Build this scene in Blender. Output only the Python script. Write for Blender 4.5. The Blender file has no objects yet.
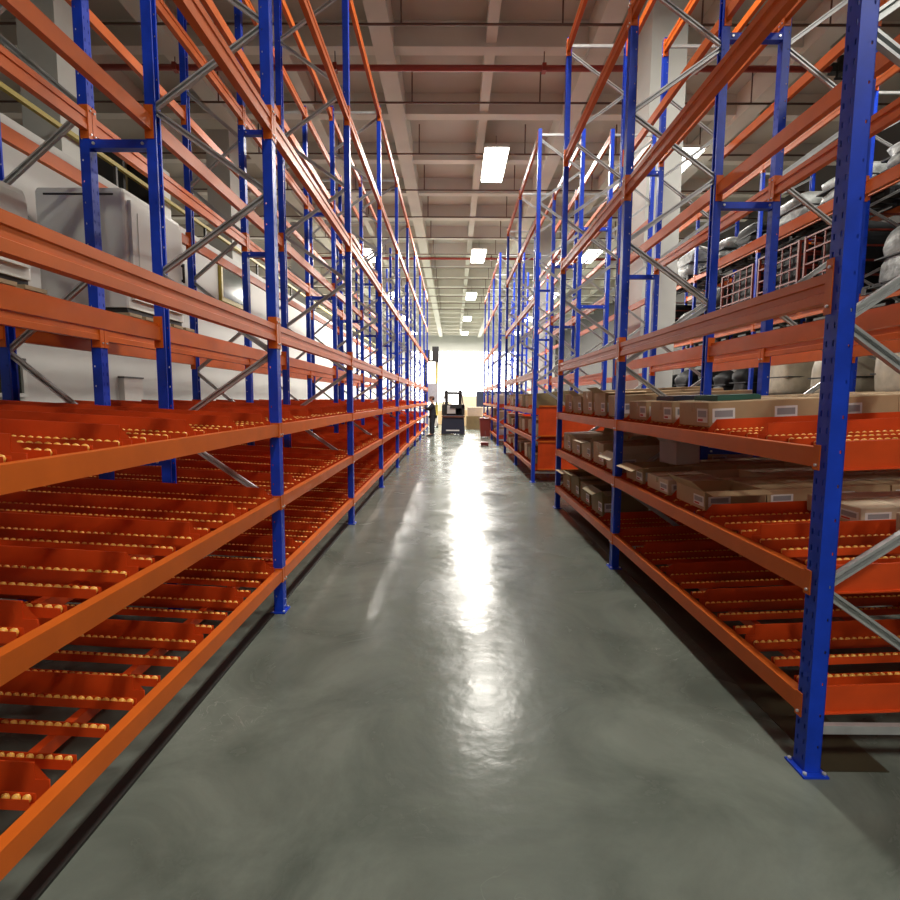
import bpy, math, random
from mathutils import Vector, Matrix
random.seed(7)
scene = bpy.context.scene
col = scene.collection
R = math.radians

# ------------------------------------------------------------------ materials
def srgb(r, g, b):
    f = lambda c: (c/255/12.92) if c/255 <= .04045 else ((c/255+.055)/1.055)**2.4
    return (f(r), f(g), f(b), 1)

MATS = {}
def mat(name, color, rough=.5, metal=0.0, noise=0.0, scale=6.0, emit=None, strength=0.0, spec=.5, bump=0.0, color2=None, coat=0.0):
    m = bpy.data.materials.new(name); m.use_nodes = True
    nt = m.node_tree; b = nt.nodes['Principled BSDF']
    b.inputs['Base Color'].default_value = color
    b.inputs['Roughness'].default_value = rough
    b.inputs['Metallic'].default_value = metal
    b.inputs['Specular IOR Level'].default_value = spec
    if coat: b.inputs['Coat Weight'].default_value = coat
    if noise or bump or color2:
        tc = nt.nodes.new('ShaderNodeTexCoord')
        n = nt.nodes.new('ShaderNodeTexNoise'); n.inputs['Scale'].default_value = scale; n.inputs['Detail'].default_value = 5
        nt.links.new(tc.outputs['Object'], n.inputs['Vector'])
        if noise or color2:
            cr = nt.nodes.new('ShaderNodeValToRGB')
            c2 = color2 or tuple(c*(1-noise) for c in color[:3]) + (1,)
            cr.color_ramp.elements[0].position = .35; cr.color_ramp.elements[1].position = .68
            cr.color_ramp.elements[0].color = c2; cr.color_ramp.elements[1].color = color
            nt.links.new(n.outputs['Fac'], cr.inputs['Fac']); nt.links.new(cr.outputs['Color'], b.inputs['Base Color'])
        if bump:
            bp = nt.nodes.new('ShaderNodeBump'); bp.inputs['Strength'].default_value = bump; bp.inputs['Distance'].default_value = .02
            nt.links.new(n.outputs['Fac'], bp.inputs['Height']); nt.links.new(bp.outputs['Normal'], b.inputs['Normal'])
    if emit:
        b.inputs['Emission Color'].default_value = emit; b.inputs['Emission Strength'].default_value = strength
    MATS[name] = m
    return m

ORANGE = mat('orange_paint', (.68, .135, .012, 1), .42, noise=.15, scale=4, spec=.3)
BEDRED = mat('red_orange_sheet', (.70, .075, .010, 1), .45, noise=.2, scale=5, spec=.3)
BLUE = mat('blue_paint', (.008, .056, .62, 1), .38, noise=.25, scale=7, spec=.35)
GALV = mat('galvanised_steel', (.55, .56, .56, 1), .38, metal=.45, noise=.15, scale=12)
WHEEL = mat('amber_plastic', (.95, .50, .09, 1), .35, noise=.12, scale=20)
CARD = mat('brown_cardboard', (.47, .335, .185, 1), .75, noise=.12, scale=6)
WPACK = mat('white_card', (.66, .62, .55, 1), .7, noise=.08)
CARD2 = mat('olive_cardboard', (.25, .19, .085, 1), .8, noise=.15, scale=5)
CARDL = mat('pale_cardboard', (.60, .50, .35, 1), .75, noise=.1, scale=6)
GREYBOX = mat('grey_board', (.60, .56, .52, 1), .7, noise=.06)
TAPE = mat('packing_tape', (.43, .31, .16, 1), .25)
PAPER = mat('label_paper', (.75, .74, .72, 1), .6)
PRINT = mat('label_print', (.30, .30, .31, 1), .6)
REDPRINT = mat('red_print', (.5, .03, .02, 1), .6)
WHITE = mat('white_enamel', (.72, .73, .67, 1), .35, noise=.06, scale=2)
WALLW = mat('white_wall', (.56, .56, .53, 1), .7, noise=.07, scale=.8)
WALLG = mat('grey_wall', (.05, .045, .042, 1), .8, noise=.1, scale=.8)
CONC = mat('column_plaster', (.60, .61, .57, 1), .7, noise=.08, scale=1.5)
CEILM = mat('ceiling_concrete', (.54, .505, .44, 1), .8, noise=.14, scale=.5)
BEAMC = mat('ceiling_rib', (.70, .66, .585, 1), .75, noise=.1, scale=.8)
PIPED = mat('dark_pipe', (.13, .06, .04, 1), .5)
PIPER = mat('red_pipe', (.34, .045, .03, 1), .4)
BLACK = mat('black_rubber', (.012, .012, .013, 1), .55)
NAVY = mat('navy_paint', (.012, .016, .035, 1), .4)
DARKST = mat('dark_steel', (.035, .032, .03, 1), .45, metal=.3)
BROWNP = mat('brown_panel', (.10, .035, .02, 1), .5)
FILMS = mat('silver_film', (.33, .35, .34, 1), .42, metal=.05, noise=.55, scale=7, bump=1.0)
FILMB = mat('black_film', (.012, .013, .014, 1), .6, noise=.5, scale=7, bump=.5, spec=.25)
FILMC = mat('cream_film', (.56, .49, .36, 1), .4, noise=.3, scale=4, bump=.4)
DRED = mat('dark_red_steel', (.22, .028, .014, 1), .45, noise=.3)
WOOD = mat('pallet_wood', (.42, .31, .18, 1), .8, noise=.25, scale=8)
YELLOW = mat('yellow_paint', (.42, .33, .05, 1), .5)
GLASSD = mat('dark_glass', (.02, .025, .02, 1), .12)
DARKV = mat('dark_recess', (.02, .018, .016, 1), .8)
SKIN = mat('skin', (.45, .25, .17, 1), .6)
CLOTH = mat('dark_cloth', (.020, .022, .030, 1), .85, noise=.3, scale=9)
CAPM = mat('brown_cap', (.10, .04, .025, 1), .8)
HAIR = mat('dark_hair', (.012, .01, .008, 1), .6)
GREEN = mat('green_card', (.03, .12, .09, 1), .6)
LAMP = mat('lamp_diffuser', (.9, .9, .9, 1), .5, emit=(1, .97, .88, 1), strength=14)
DAY = mat('daylight_glazing', (.9, .9, .9, 1), .5, emit=(.96, .98, 1, 1), strength=3.2)
REDBIN = mat('dark_red_plastic', (.17, .022, .016, 1), .45)
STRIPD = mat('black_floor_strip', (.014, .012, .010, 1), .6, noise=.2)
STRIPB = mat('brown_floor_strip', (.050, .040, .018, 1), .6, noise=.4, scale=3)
BOLT = mat('bolt_zinc', (.7, .72, .75, 1), .3, metal=.6)

# polished concrete floor
FLOOR = bpy.data.materials.new('polished_concrete'); FLOOR.use_nodes = True
nt = FLOOR.node_tree; b = nt.nodes['Principled BSDF']
tc = nt.nodes.new('ShaderNodeTexCoord')
n1 = nt.nodes.new('ShaderNodeTexNoise'); n1.inputs['Scale'].default_value = 1.25; n1.inputs['Detail'].default_value = 7; n1.inputs['Roughness'].default_value = .62; n1.inputs['Distortion'].default_value = .8
nt.links.new(tc.outputs['Object'], n1.inputs['Vector'])
cr = nt.nodes.new('ShaderNodeValToRGB')
cr.color_ramp.elements[0].position = .34; cr.color_ramp.elements[0].color = (.088, .103, .086, 1)
cr.color_ramp.elements[1].position = .66; cr.color_ramp.elements[1].color = (.170, .190, .163, 1)
nt.links.new(n1.outputs['Fac'], cr.inputs['Fac'])
n2 = nt.nodes.new('ShaderNodeTexNoise'); n2.inputs['Scale'].default_value = 3.4; n2.inputs['Detail'].default_value = 3; n2.inputs['Distortion'].default_value = 2.2
nt.links.new(tc.outputs['Object'], n2.inputs['Vector'])
cr2 = nt.nodes.new('ShaderNodeValToRGB')    # thin pale scuffs
e = cr2.color_ramp.elements
e[0].position = .494; e[0].color = (0, 0, 0, 1); e[1].position = .506; e[1].color = (0, 0, 0, 1)
k = cr2.color_ramp.elements.new(.5); k.color = (1, 1, 1, 1)
nt.links.new(n2.outputs['Fac'], cr2.inputs['Fac'])
n2b = nt.nodes.new('ShaderNodeTexNoise'); n2b.inputs['Scale'].default_value = .9
nt.links.new(tc.outputs['Object'], n2b.inputs['Vector'])
mr0 = nt.nodes.new('ShaderNodeMapRange'); mr0.inputs[1].default_value = .56; mr0.inputs[2].default_value = .68; mr0.inputs[3].default_value = 0; mr0.inputs[4].default_value = .45
nt.links.new(n2b.outputs['Fac'], mr0.inputs[0])
mul = nt.nodes.new('ShaderNodeMath'); mul.operation = 'MULTIPLY'
nt.links.new(cr2.outputs['Color'], mul.inputs[0]); nt.links.new(mr0.outputs[0], mul.inputs[1])
mx = nt.nodes.new('ShaderNodeMixRGB'); mx.inputs['Color2'].default_value = (.42, .43, .39, 1)
nt.links.new(mul.outputs[0], mx.inputs['Fac']); nt.links.new(cr.outputs['Color'], mx.inputs['Color1'])
nt.links.new(mx.outputs['Color'], b.inputs['Base Color'])
mr = nt.nodes.new('ShaderNodeMapRange'); mr.inputs[1].default_value = .3; mr.inputs[2].default_value = .7; mr.inputs[3].default_value = .33; mr.inputs[4].default_value = .11
nt.links.new(n1.outputs['Fac'], mr.inputs[0]); nt.links.new(mr.outputs[0], b.inputs['Roughness'])
n3 = nt.nodes.new('ShaderNodeTexNoise'); n3.inputs['Scale'].default_value = 4.5; n3.inputs['Detail'].default_value = 5
nt.links.new(tc.outputs['Object'], n3.inputs['Vector'])
bp = nt.nodes.new('ShaderNodeBump'); b.inputs['Specular IOR Level'].default_value = .12
bp.inputs['Strength'].default_value = .22; bp.inputs['Distance'].default_value = .02
nt.links.new(n3.outputs['Fac'], bp.inputs['Height']); nt.links.new(bp.outputs['Normal'], b.inputs['Normal'])

# ------------------------------------------------------------------ mesh helpers
class MB:
    def __init__(s): s.v = []; s.f = []; s.m = []; s.mats = []; s.sm = []
    def mi(s, m):
        if m not in s.mats: s.mats.append(m)
        return s.mats.index(m)
    def quad(s, pts, m, smooth=False):
        i = len(s.v); s.v += [tuple(p) for p in pts]; s.f.append(tuple(range(i, i+len(pts)))); s.m.append(s.mi(m)); s.sm.append(smooth)
    def hexa(s, c, m, M=None):   # 8 corners: bottom 4 ccw, top 4 ccw
        i = len(s.v); s.v += [tuple((M @ Vector(p)) if M else p) for p in c]
        for q in ((3, 2, 1, 0), (4, 5, 6, 7), (0, 1, 5, 4), (1, 2, 6, 5), (2, 3, 7, 6), (3, 0, 4, 7)):
            s.f.append(tuple(i+k for k in q)); s.m.append(s.mi(m)); s.sm.append(False)
    def box(s, x0, x1, y0, y1, z0, z1, m, M=None):
        s.hexa([(x0, y0, z0), (x1, y0, z0), (x1, y1, z0), (x0, y1, z0), (x0, y0, z1), (x1, y0, z1), (x1, y1, z1), (x0, y1, z1)], m, M)
    def bar(s, a, c, w, h, m):   # rectangular bar from a to c
        a = Vector(a); c = Vector(c); d = (c-a).normalized()
        up = Vector((0, 0, 1)) if abs(d.z) < .9 else Vector((0, 1, 0))
        x = d.cross(up).normalized()*w/2; y = x.cross(d).normalized()*h/2
        s.hexa([a-x-y, a+x-y, c+x-y, c-x-y, a-x+y, a+x+y, c+x+y, c-x+y], m)
    def tube(s, a, c, r0, m, r1=None, n=10, caps=True):
        r1 = r0 if r1 is None else r1
        a = Vector(a); c = Vector(c); d = (c-a).normalized()
        up = Vector((0, 0, 1)) if abs(d.z) < .9 else Vector((0, 1, 0))
        x = d.cross(up).normalized(); y = x.cross(d)
        i = len(s.v)
        for p, r in ((a, r0), (c, r1)):
            for k in range(n):
                t = 2*math.pi*k/n; s.v.append(tuple(p+x*math.cos(t)*r+y*math.sin(t)*r))
        for k in range(n):
            s.f.append((i+k, i+(k+1) % n, i+n+(k+1) % n, i+n+k)); s.m.append(s.mi(m)); s.sm.append(True)
        if caps:
            s.f.append(tuple(i+k for k in reversed(range(n)))); s.m.append(s.mi(m)); s.sm.append(False)
            s.f.append(tuple(i+n+k for k in range(n))); s.m.append(s.mi(m)); s.sm.append(False)
    def ball(s, c, rx, ry, rz, m, n=8, k=5):
        i = len(s.v)
        for a in range(k+1):
            t = math.pi*a/k
            for q in range(n):
                p = 2*math.pi*q/n
                s.v.append((c[0]+rx*math.sin(t)*math.cos(p), c[1]+ry*math.sin(t)*math.sin(p), c[2]+rz*math.cos(t)))
        for a in range(k):
            for q in range(n):
                s.f.append((i+a*n+q, i+(a+1)*n+q, i+(a+1)*n+(q+1) % n, i+a*n+(q+1) % n)); s.m.append(s.mi(m)); s.sm.append(True)
    def mesh(s, name):
        me = bpy.data.meshes.new(name); me.from_pydata(s.v, [], s.f)
        for m in s.mats: me.materials.append(m)
        me.polygons.foreach_set('material_index', s.m); me.polygons.foreach_set('use_smooth', s.sm)
        me.update(); return me
    def build(s, name, parent=None, loc=None):
        return obj(name, s.mesh(name), parent, loc)

def obj(name, me, parent=None, loc=None, rot=None):
    o = bpy.data.objects.new(name, me); col.objects.link(o)
    if parent is not None: o.parent = parent
    if loc is not None: o.location = loc
    if rot is not None: o.rotation_euler = rot
    return o
def tag(o, label, cat, group=None):
    o['label'] = label; o['category'] = cat; o['kind'] = 'thing'
    if group: o['group'] = group
    return o
def empty(name, loc, label, cat, group=None, rot=(0, 0, 0)):
    o = bpy.data.objects.new(name, None); col.objects.link(o); o.location = loc; o.rotation_euler = rot; o.empty_display_size = .1
    return tag(o, label, cat, group)
def struct(o): o['kind'] = 'structure'; return o
ORD = ['first', 'second', 'third', 'fourth', 'fifth', 'sixth', 'seventh', 'eighth', 'ninth', 'tenth', 'eleventh', 'twelfth']

# ------------------------------------------------------------------ camera
cam = bpy.data.objects.new('camera', bpy.data.cameras.new('camera')); col.objects.link(cam); scene.camera = cam
cam.data.sensor_width = 36; cam.data.sensor_fit = 'HORIZONTAL'; cam.data.lens = 36*530/900
cam.data.clip_start = .05; cam.data.clip_end = 300
cam.matrix_world = Matrix.Translation((0, 0, 1.7)) @ Matrix.Rotation(R(.32), 4, 'Z') @ Matrix.Rotation(R(90-5.5), 4, 'X') @ Matrix.Rotation(R(.35), 4, 'Z')

# ------------------------------------------------------------------ room shell
X0, X1, Y0, Y1, CEIL = -15.0, 14.0, -14.0, 74.0, 10.9
m = MB(); m.box(X0, X1, Y0, Y1, -.2, 0, FLOOR); struct(m.build('floor'))
m = MB(); m.box(X0, X1, Y0, Y1, CEIL, CEIL+.3, CEILM)
y = -10.75
while y < Y1-.5:
    m.box(X0, X1, y-.17, y+.17, 10.3, CEIL, BEAMC); y += 3.1
xs = [-1.75+2.62*i for i in range(-3, 6)]
for i, x in enumerate(xs):
    w = .24 if i % 2 == 1 else .13
    if X0 < x-w and x+w < X1: m.box(x-w, x+w, Y0, Y1, 10.15 if i % 2 == 1 else 10.38, CEIL, BEAMC)
struct(m.build('ceiling'))
# left wall: a lower block with a ledge, a set-back storey above with dark openings
WL = -7.0
m = MB()
m.box(X0, WL, Y0, Y1, 0, 6.05, WALLW)
struct(m.build('wall_left'))
m = MB(); m.box(X0, X0+.2, Y0, Y1, 6.05, CEIL, WALLW); struct(m.build('wall_upper_left'))
m = MB(); m.box(X1, X1+.2, Y0, Y1, 0, CEIL, WALLG); struct(m.build('wall_right'))
m = MB(); m.box(X0, X1, Y1, Y1+.2, 0, CEIL, WALLW); struct(m.build('wall_back'))
m = MB(); m.box(X0, X1, Y0-.2, Y0, 0, CEIL, WALLW); struct(m.build('wall_front'))
# daylight glazing on the far wall
w = empty('window_1', (1.2, Y1, 0), '', '')
del w['label'], w['category'], w['kind']; struct(w)
m = MB(); m.box(-7, 7.5, -.06, -.04, .9, 8.2, DAY); g = m.build('glazing', w)
m = MB()
for x in (-7.05, -3.4, .2, 3.8, 7.55): m.box(x-.06, x+.06, -.12, -.03, .8, 8.3, WHITE)
for z in (.85, 8.25): m.box(-7.1, 7.6, -.12, -.03, z-.06, z+.06, WHITE)
m.build('window_frame', w)
# dark open unit on the ledge
w = empty('open_cabinet', (WL-.5, 12.6, 6.055), 'black open-fronted unit with a brown back on the left wall ledge', 'cabinet')
m = MB()
m.box(-.3, .3, -.62, .62, 0, .06, DARKV); m.box(-.3, .3, -.62, .62, 1.14, 1.2, DARKV); m.box(-.3, .3, -.62, -.54, .06, 1.14, DARKV); m.box(-.3, .3, .5, .62, .06, 1.14, DARKV)
m.build('carcass', w)
m = MB(); m.box(-.3, -.27, -.54, .5, .06, 1.14, CARD2); m.build('back_panel', w)
m = MB(); m.box(.28, .32, .66, 1.3, 0, 1.25, WHITE); m.build('door', w)
# yellow-framed window
w = empty('window_2', (WL, 17.2, 4.7), '', ''); del w['label'], w['category'], w['kind']; struct(w)
m = MB(); m.box(.0, .03, -1.0, 1.0, 0, .95, GLASSD); m.build('pane', w)
m = MB()
m.box(0, .1, -1.1, 1.1, -.12, 0, YELLOW); m.box(0, .1, -1.1, 1.1, .95, 1.0, YELLOW)
m.box(0, .1, -1.1, -1.0, 0, .95, YELLOW); m.box(0, .1, .85, 1.1, 0, .95, YELLOW)
m.build('window_frame', w)
w = empty('window_3', (WL, 8.15, 1.75), '', ''); del w['label'], w['category'], w['kind']; struct(w)
m = MB(); m.box(.0, .03, -.42, .42, 0, .48, GLASSD); m.build('pane', w)
m = MB()
m.box(0, .07, -.5, .5, -.06, 0, CONC); m.box(0, .07, -.5, .5, .48, .56, DARKST); m.box(0, .07, -.5, -.42, 0, .48, CONC); m.box(0, .07, .42, .5, 0, .48, CONC)
m.build('window_frame', w)
# yellow rail along the ledge
t = empty('guard_rail', (WL-.07, 9, 6.05), 'yellow guard rail along the ledge on top of the left wall', 'rail')
m = MB(); m.box(-.04, .04, -14, 40, .42, .50, YELLOW); m.build('top_rail', t)
for k in range(14):
    m = MB(); m.box(-.03, .03, -13.5+4*k-.03, -13.5+4*k+.03, 0, .42, DARKST); m.build('rail_post', t)
# columns
def column(x0, x1, y0, y1, z0, label):
    m = MB(); m.box(x0, x1, y0, y1, z0, 10.14, CONC)
    cx, cy = (x0+x1)/2, (y0+y1)/2
    m.v = [(a-cx, b_-cy, c-z0) for a, b_, c in m.v]
    tag(m.build('concrete_column', None, (cx, cy, z0)), label, 'column', 'concrete columns')
column(-7.85, -7.16, 10.1, 10.95, 6.055, 'grey concrete column on the left wall ledge, nearest the camera')
column(-7.9, -7.16, 17.6, 18.4, 6.055, 'grey concrete column on the left ledge behind the yellow-framed window')
column(-7.9, -7.16, 26.4, 27.2, 6.055, 'farthest grey concrete column on the left wall ledge')
column(4.06, 4.80, 11.75, 12.6, 0, 'pale square concrete column rising behind the right rack cross passage')
column(4.12, 4.9, 27.5, 28.3, 0, 'distant pale concrete column behind the far right rack')
# floor strips
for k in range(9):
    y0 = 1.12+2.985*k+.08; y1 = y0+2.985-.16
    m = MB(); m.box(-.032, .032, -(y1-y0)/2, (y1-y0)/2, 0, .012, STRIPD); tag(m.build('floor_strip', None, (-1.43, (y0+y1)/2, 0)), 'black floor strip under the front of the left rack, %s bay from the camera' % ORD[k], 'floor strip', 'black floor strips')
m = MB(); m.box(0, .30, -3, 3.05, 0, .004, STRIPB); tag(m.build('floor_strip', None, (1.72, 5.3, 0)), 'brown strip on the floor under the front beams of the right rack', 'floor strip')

# ------------------------------------------------------------------ pipes and lamps
yy = 9.4; i = 0
while yy < 60:
    if i < 14:
        t = empty('sprinkler_pipe', (0, yy, 9.9), 'thin dark sprinkler pipe across the ceiling, %s from the camera' % ORD[i] if i < 12 else 'thin dark sprinkler pipe across the far ceiling, %s last' % ('second' if i == 12 else 'very'), 'pipe', 'ceiling sprinkler pipes')
        m = MB(); m.tube((-14.6, 0, 0), (13.8, 0, 0), .028, PIPED, n=6); m.build('pipe', t)
        for x in (-6.6, -3.9, -1.2, 2.35, 5.4, 8.2):
            m = MB(); m.tube((x, 0, .028), (x, 0, .95), .02, PIPED, n=6); m.build('hanger_rod', t)
    yy += 3.1; i += 1
for yy, lab in ((14.05, 'thick red fire pipe across the ceiling nearest the camera'), (32.6, 'thick red fire pipe across the ceiling far down the hall')):
    t = empty('fire_pipe', (0, yy, 9.9 if yy < 20 else 10.04), lab, 'pipe')
    m = MB(); m.tube((-14.7, 0, 0), (13.9, 0, 0), .075, PIPER, n=10); m.build('pipe', t)
    for x in (-7, -3, 2.2, 6, 10):
        m = MB(); m.box(x-.05, x+.05, -.09, .09, -.09, .09, PIPER); m.tube((x, 0, .09), (x, 0, .395 if yy < 20 else .855), .012, DARKST, n=6); m.build('clamp', t)
    if yy < 20:
        m = MB(); m.tube((9.6, 0, -.12), (9.6, 0, .28), .13, BLACK); m.box(9.3, 10.0, -.1, .1, -.1, .1, BLACK); m.tube((9.35, -.1, -.28), (9.95, -.1, -.28), .03, BLACK); m.tube((9.4, -.1, -.28), (9.4, -.1, 0), .03, BLACK); m.tube((9.9, -.1, -.28), (9.9, -.1, 0), .03, BLACK); m.build('valve', t)

lampY = [-4.2, 7.4, 19.1, 30.7, 42.4, 54.0, 65.7]
POW = {-4.2: 330, 7.4: 300, 19.1: 850, 30.7: 2000, 42.4: 2800, 54.0: 2800, 65.7: 2400}
for li, (lx, ln) in enumerate(((1.35, 'over the aisle'), (7.6, 'over the right-hand racks'), (-4.9, 'over the left-hand racks'))):
    for k, ly in enumerate(lampY):
        if li == 2 and k < 3: continue
        where = ['behind the camera', 'just overhead near the camera', 'nearest of the visible row', 'second of the visible row', 'third of the visible row', 'fourth of the visible row', 'last before the far wall'][k]
        t = empty('ceiling_lamp', (lx, ly, 9.7), 'bright white linear lamp hanging %s, %s' % (ln, where), 'lamp', 'ceiling lamps')
        m = MB(); m.box(-.40, .40, -1.3, 1.3, .02, .12, WHITE); m.build('housing', t)
        m = MB(); m.box(-.37, .37, -1.27, 1.27, -.05, .02, LAMP); m.build('diffuser', t)
        for yy in (-.8, .8):
            m = MB(); m.tube((0, yy, .12), (0, yy, .6), .008, DARKST, n=6); m.build('suspension_wire', t)
        L = bpy.data.lights.new('lamp_light', 'AREA'); L.shape = 'RECTANGLE'; L.size = .6; L.size_y = 2.2; L.energy = POW[ly]*(.5 if li == 1 and k > 2 else .5 if li == 2 else 1); L.color = (1, .95, .86)
        lo = bpy.data.objects.new('lamp_light', L); col.objects.link(lo); lo.location = (lx, ly, 9.63)

# ------------------------------------------------------------------ rack hardware
H_POST = 6.92
def punched(mb, O, U, V, width, length, cols, m):
    """plate at O spanned by U*width, V*length with hole columns (centre, hw, hh, pitch, start)"""
    O = Vector(O); U = Vector(U); V = Vector(V)
    P = lambda u, v: O+U*u+V*v
    edges = []
    prev = 0
    for (c, hw, hh, pitch, start) in cols:
        if c-hw > prev: mb.quad([P(prev, 0), P(c-hw, 0), P(c-hw, length), P(prev, length)], m)
        v = 0.0; z = start
        while z+hh < length:
            mb.quad([P(c-hw, v), P(c+hw, v), P(c+hw, z-hh), P(c-hw, z-hh)], m)
            v = z+hh; z += pitch
        mb.quad([P(c-hw, v), P(c+hw, v), P(c+hw, length), P(c-hw, length)], m)
        prev = c+hw
    mb.quad([P(prev, 0), P(width, 0), P(width, length), P(prev, length)], m)

PW, PD = .040, .072      # half width and depth of a post
def post_mesh():
    """open steel section: web at x=0 faces -x, flanges run to x=PD"""
    mb = MB(); z0 = .012; L = H_POST-z0
    for x in (0, .004):
        punched(mb, (x, PW, z0), (0, -1, 0), (0, 0, 1), 2*PW, L, [(.019, .005, .013, .075, .06), (2*PW-.019, .005, .013, .075, .06)], BLUE)
    for s_ in (-1, 1):
        for d in (0, .004):
            yv = s_*(PW-d)
            punched(mb, (0, yv, z0), (1, 0, 0), (0, 0, 1), PD, L, [(.054, .004, .007, .15, .12)], BLUE)
        mb.box(PD-.004, PD, min(s_*PW, s_*.024), max(s_*PW, s_*.024), z0, H_POST, BLUE)
        mb.quad([(0, s_*PW, H_POST), (PD, s_*PW, H_POST), (PD, s_*(PW-.004), H_POST), (0, s_*(PW-.004), H_POST)], BLUE)
    return mb.mesh('post')
def plate_mesh():
    mb = MB(); mb.box(-.022, .094, -.070, .070, 0, .010, BLUE)
    for x, y in ((-.008, -.055), (-.008, .055), (.080, -.055), (.080, .055)):
        mb.tube((x, y, .010), (x, y, .022), .009, BOLT, n=6)
    return mb.mesh('base_plate')
POST, PLATE = post_mesh(), plate_mesh()
BR = {}
def brace_mesh(dx, dz):
    k = (round(dx, 3), round(dz, 3))
    if k not in BR:
        mb = MB()
        a = Vector((0, 0, 0)); c = Vector((dx, 0, dz)); d = (c-a).normalized(); nrm = Vector((-d.z, 0, d.x))
        # channel section with a groove facing the camera
        w = .021
        for s0, s1, y0, y1 in ((-w, -w+.012, -.016, .012), (w-.012, w, -.016, .012), (-w, w, .006, .012)):
            mb.hexa([a+nrm*s0+Vector((0, y0, 0)), c+nrm*s0+Vector((0, y0, 0)), c+nrm*s0+Vector((0, y1, 0)), a+nrm*s0+Vector((0, y1, 0)),
                     a+nrm*s1+Vector((0, y0, 0)), c+nrm*s1+Vector((0, y0, 0)), c+nrm*s1+Vector((0, y1, 0)), a+nrm*s1+Vector((0, y1, 0))], GALV)
        for p in (a+d*.025, c-d*.025):
            mb.tube(p+Vector((0, -.022, 0)), p+Vector((0, .014, 0)), .008, BOLT, n=6)
        BR[k] = mb.mesh('diagonal_brace')
    return BR[k]
SPACER = {}
def frame(s, xf, xr, Y, label, group, spacer_to=None, phase=0):
    """upright frame; s=+1 means the web of the front post faces -x (right rack)"""
    t = empty('rack_upright_frame', (s*xf, Y, 0), label, 'rack frame', group)
    D = xr-xf
    for u, flip in ((0, s < 0), (D, s > 0)):
        p = obj('post', POST, t, (s*u, 0, 0), (0, 0, math.pi if flip else 0))
        obj('base_plate', PLATE, p)
    a, c = .036, D-.036
    z = .28; side = phase; k = 0
    while z+.59 < H_POST-.05:
        z1 = z+.587
        u0, u1 = (c, a) if side else (a, c)
        obj('diagonal_brace', brace_mesh(s*(u1-u0), z1-z), t, (s*u0, 0, z))
        z = z1; side = 1-side; k += 1
    for zz in (.2, H_POST-.1):
        mb = MB(); mb.box(min(s*a, s*c), max(s*a, s*c), -.015, .015, -.02, .02, GALV)
        key = ('h', s, round(D, 3))
        if key not in BR: BR[key] = mb.mesh('horizontal_brace')
        obj('horizontal_brace', BR[key], t, (0, 0, zz))
    if spacer_to:
        for zz in (1.2, 3.55, 5.05):
            key = ('s', s, round(spacer_to-xr, 3))
            if key not in BR:
                mb = MB(); g = spacer_to-xr
                mb.box(min(0, s*g), max(0, s*g), -.035, .035, -.03, .03, BLUE)
                for q in (.03, g-.03): mb.tube((s*q, -.045, 0), (s*q, -.03, 0), .011, BOLT, n=6)
                BR[key] = mb.mesh('row_spacer')
            obj('row_spacer', BR[key], t, (s*D, 0, zz))
    return t

BM = {}
def beam_meshes(L, hgt, conh, s):
    key = (round(L, 3), hgt, s)
    if key in BM: return BM[key]
    mb = MB()    # stepped box section, x: 0..(.05) away from the aisle
    h = hgt/2
    if hgt > .1:
        pts = [(0, -h), (.05, -h), (.05, h-.03), (.028, h-.03), (.028, h), (0, h)]
        # raised fold lines on the face
        pts = [(0, -h), (.05, -h), (.05, h-.028), (.03, h-.028), (.03, h), (0, h), (0, h*.35), (.007, h*.28), (.007, -h*.28), (0, -h*.35)]
    else:
        pts = [(0, -h), (.05, -h), (.05, h), (0, h)]
    n = len(pts); i = len(mb.v)
    for yv in (-L/2, L/2):
        for (x, z) in pts: mb.v.append((s*x, yv, z))
    for k in range(n):
        q = (i+k, i+(k+1) % n, i+n+(k+1) % n, i+n+k)
        mb.f.append(q if s > 0 else q[::-1]); mb.m.append(mb.mi(ORANGE)); mb.sm.append(False)
    mb.f.append(tuple(i+k for k in range(n))); mb.m.append(0); mb.sm.append(False)
    mb.f.append(tuple(i+n+k for k in reversed(range(n)))); mb.m.append(0); mb.sm.append(False)
    me = mb.mesh('beam')
    mc = MB()   # L-shaped hook plate, at the +y end: wraps the post face
    c = conh/2
    f = (lambda a, b_: (min(s*a, s*b_), max(s*a, s*b_)))
    x0, x1 = f(-.006, .06); mc.box(x0, x1, -.006, 0, -c, c, ORANGE)
    x0, x1 = f(-.006, -.001); mc.box(x0, x1, 0, .037, -c, c, ORANGE)
    for zz in ((-.7*c, .7*c) if hgt > .1 else (-.6*c,)):
        x0 = s*-.006; mc.tube((x0, .019, zz), (x0-s*.008, .019, zz), .007, BOLT, n=6)
    mce = mc.mesh('end_connector')
    md = MB(); md.v = [(x, -y, z) for x, y, z in mc.v]; md.f = [q[::-1] for q in mc.f]; md.m = mc.m; md.sm = mc.sm; md.mats = mc.mats
    BM[key] = (me, mce, md.mesh('end_connector'))
    return BM[key]
def beam(s, x, y0, y1, z, hgt, conh, label, group):
    L = (y1-y0)-2*PW-.002
    me, ca, cb = beam_meshes(L, hgt, conh, s)
    o = obj('rack_rail', me, None, (x, (y0+y1)/2, z)); tag(o, label, 'rack beam', group)
    obj('end_connector', ca, o, (0, L/2, 0)); obj('end_connector', cb, o, (0, -L/2, 0))
    return o

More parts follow.
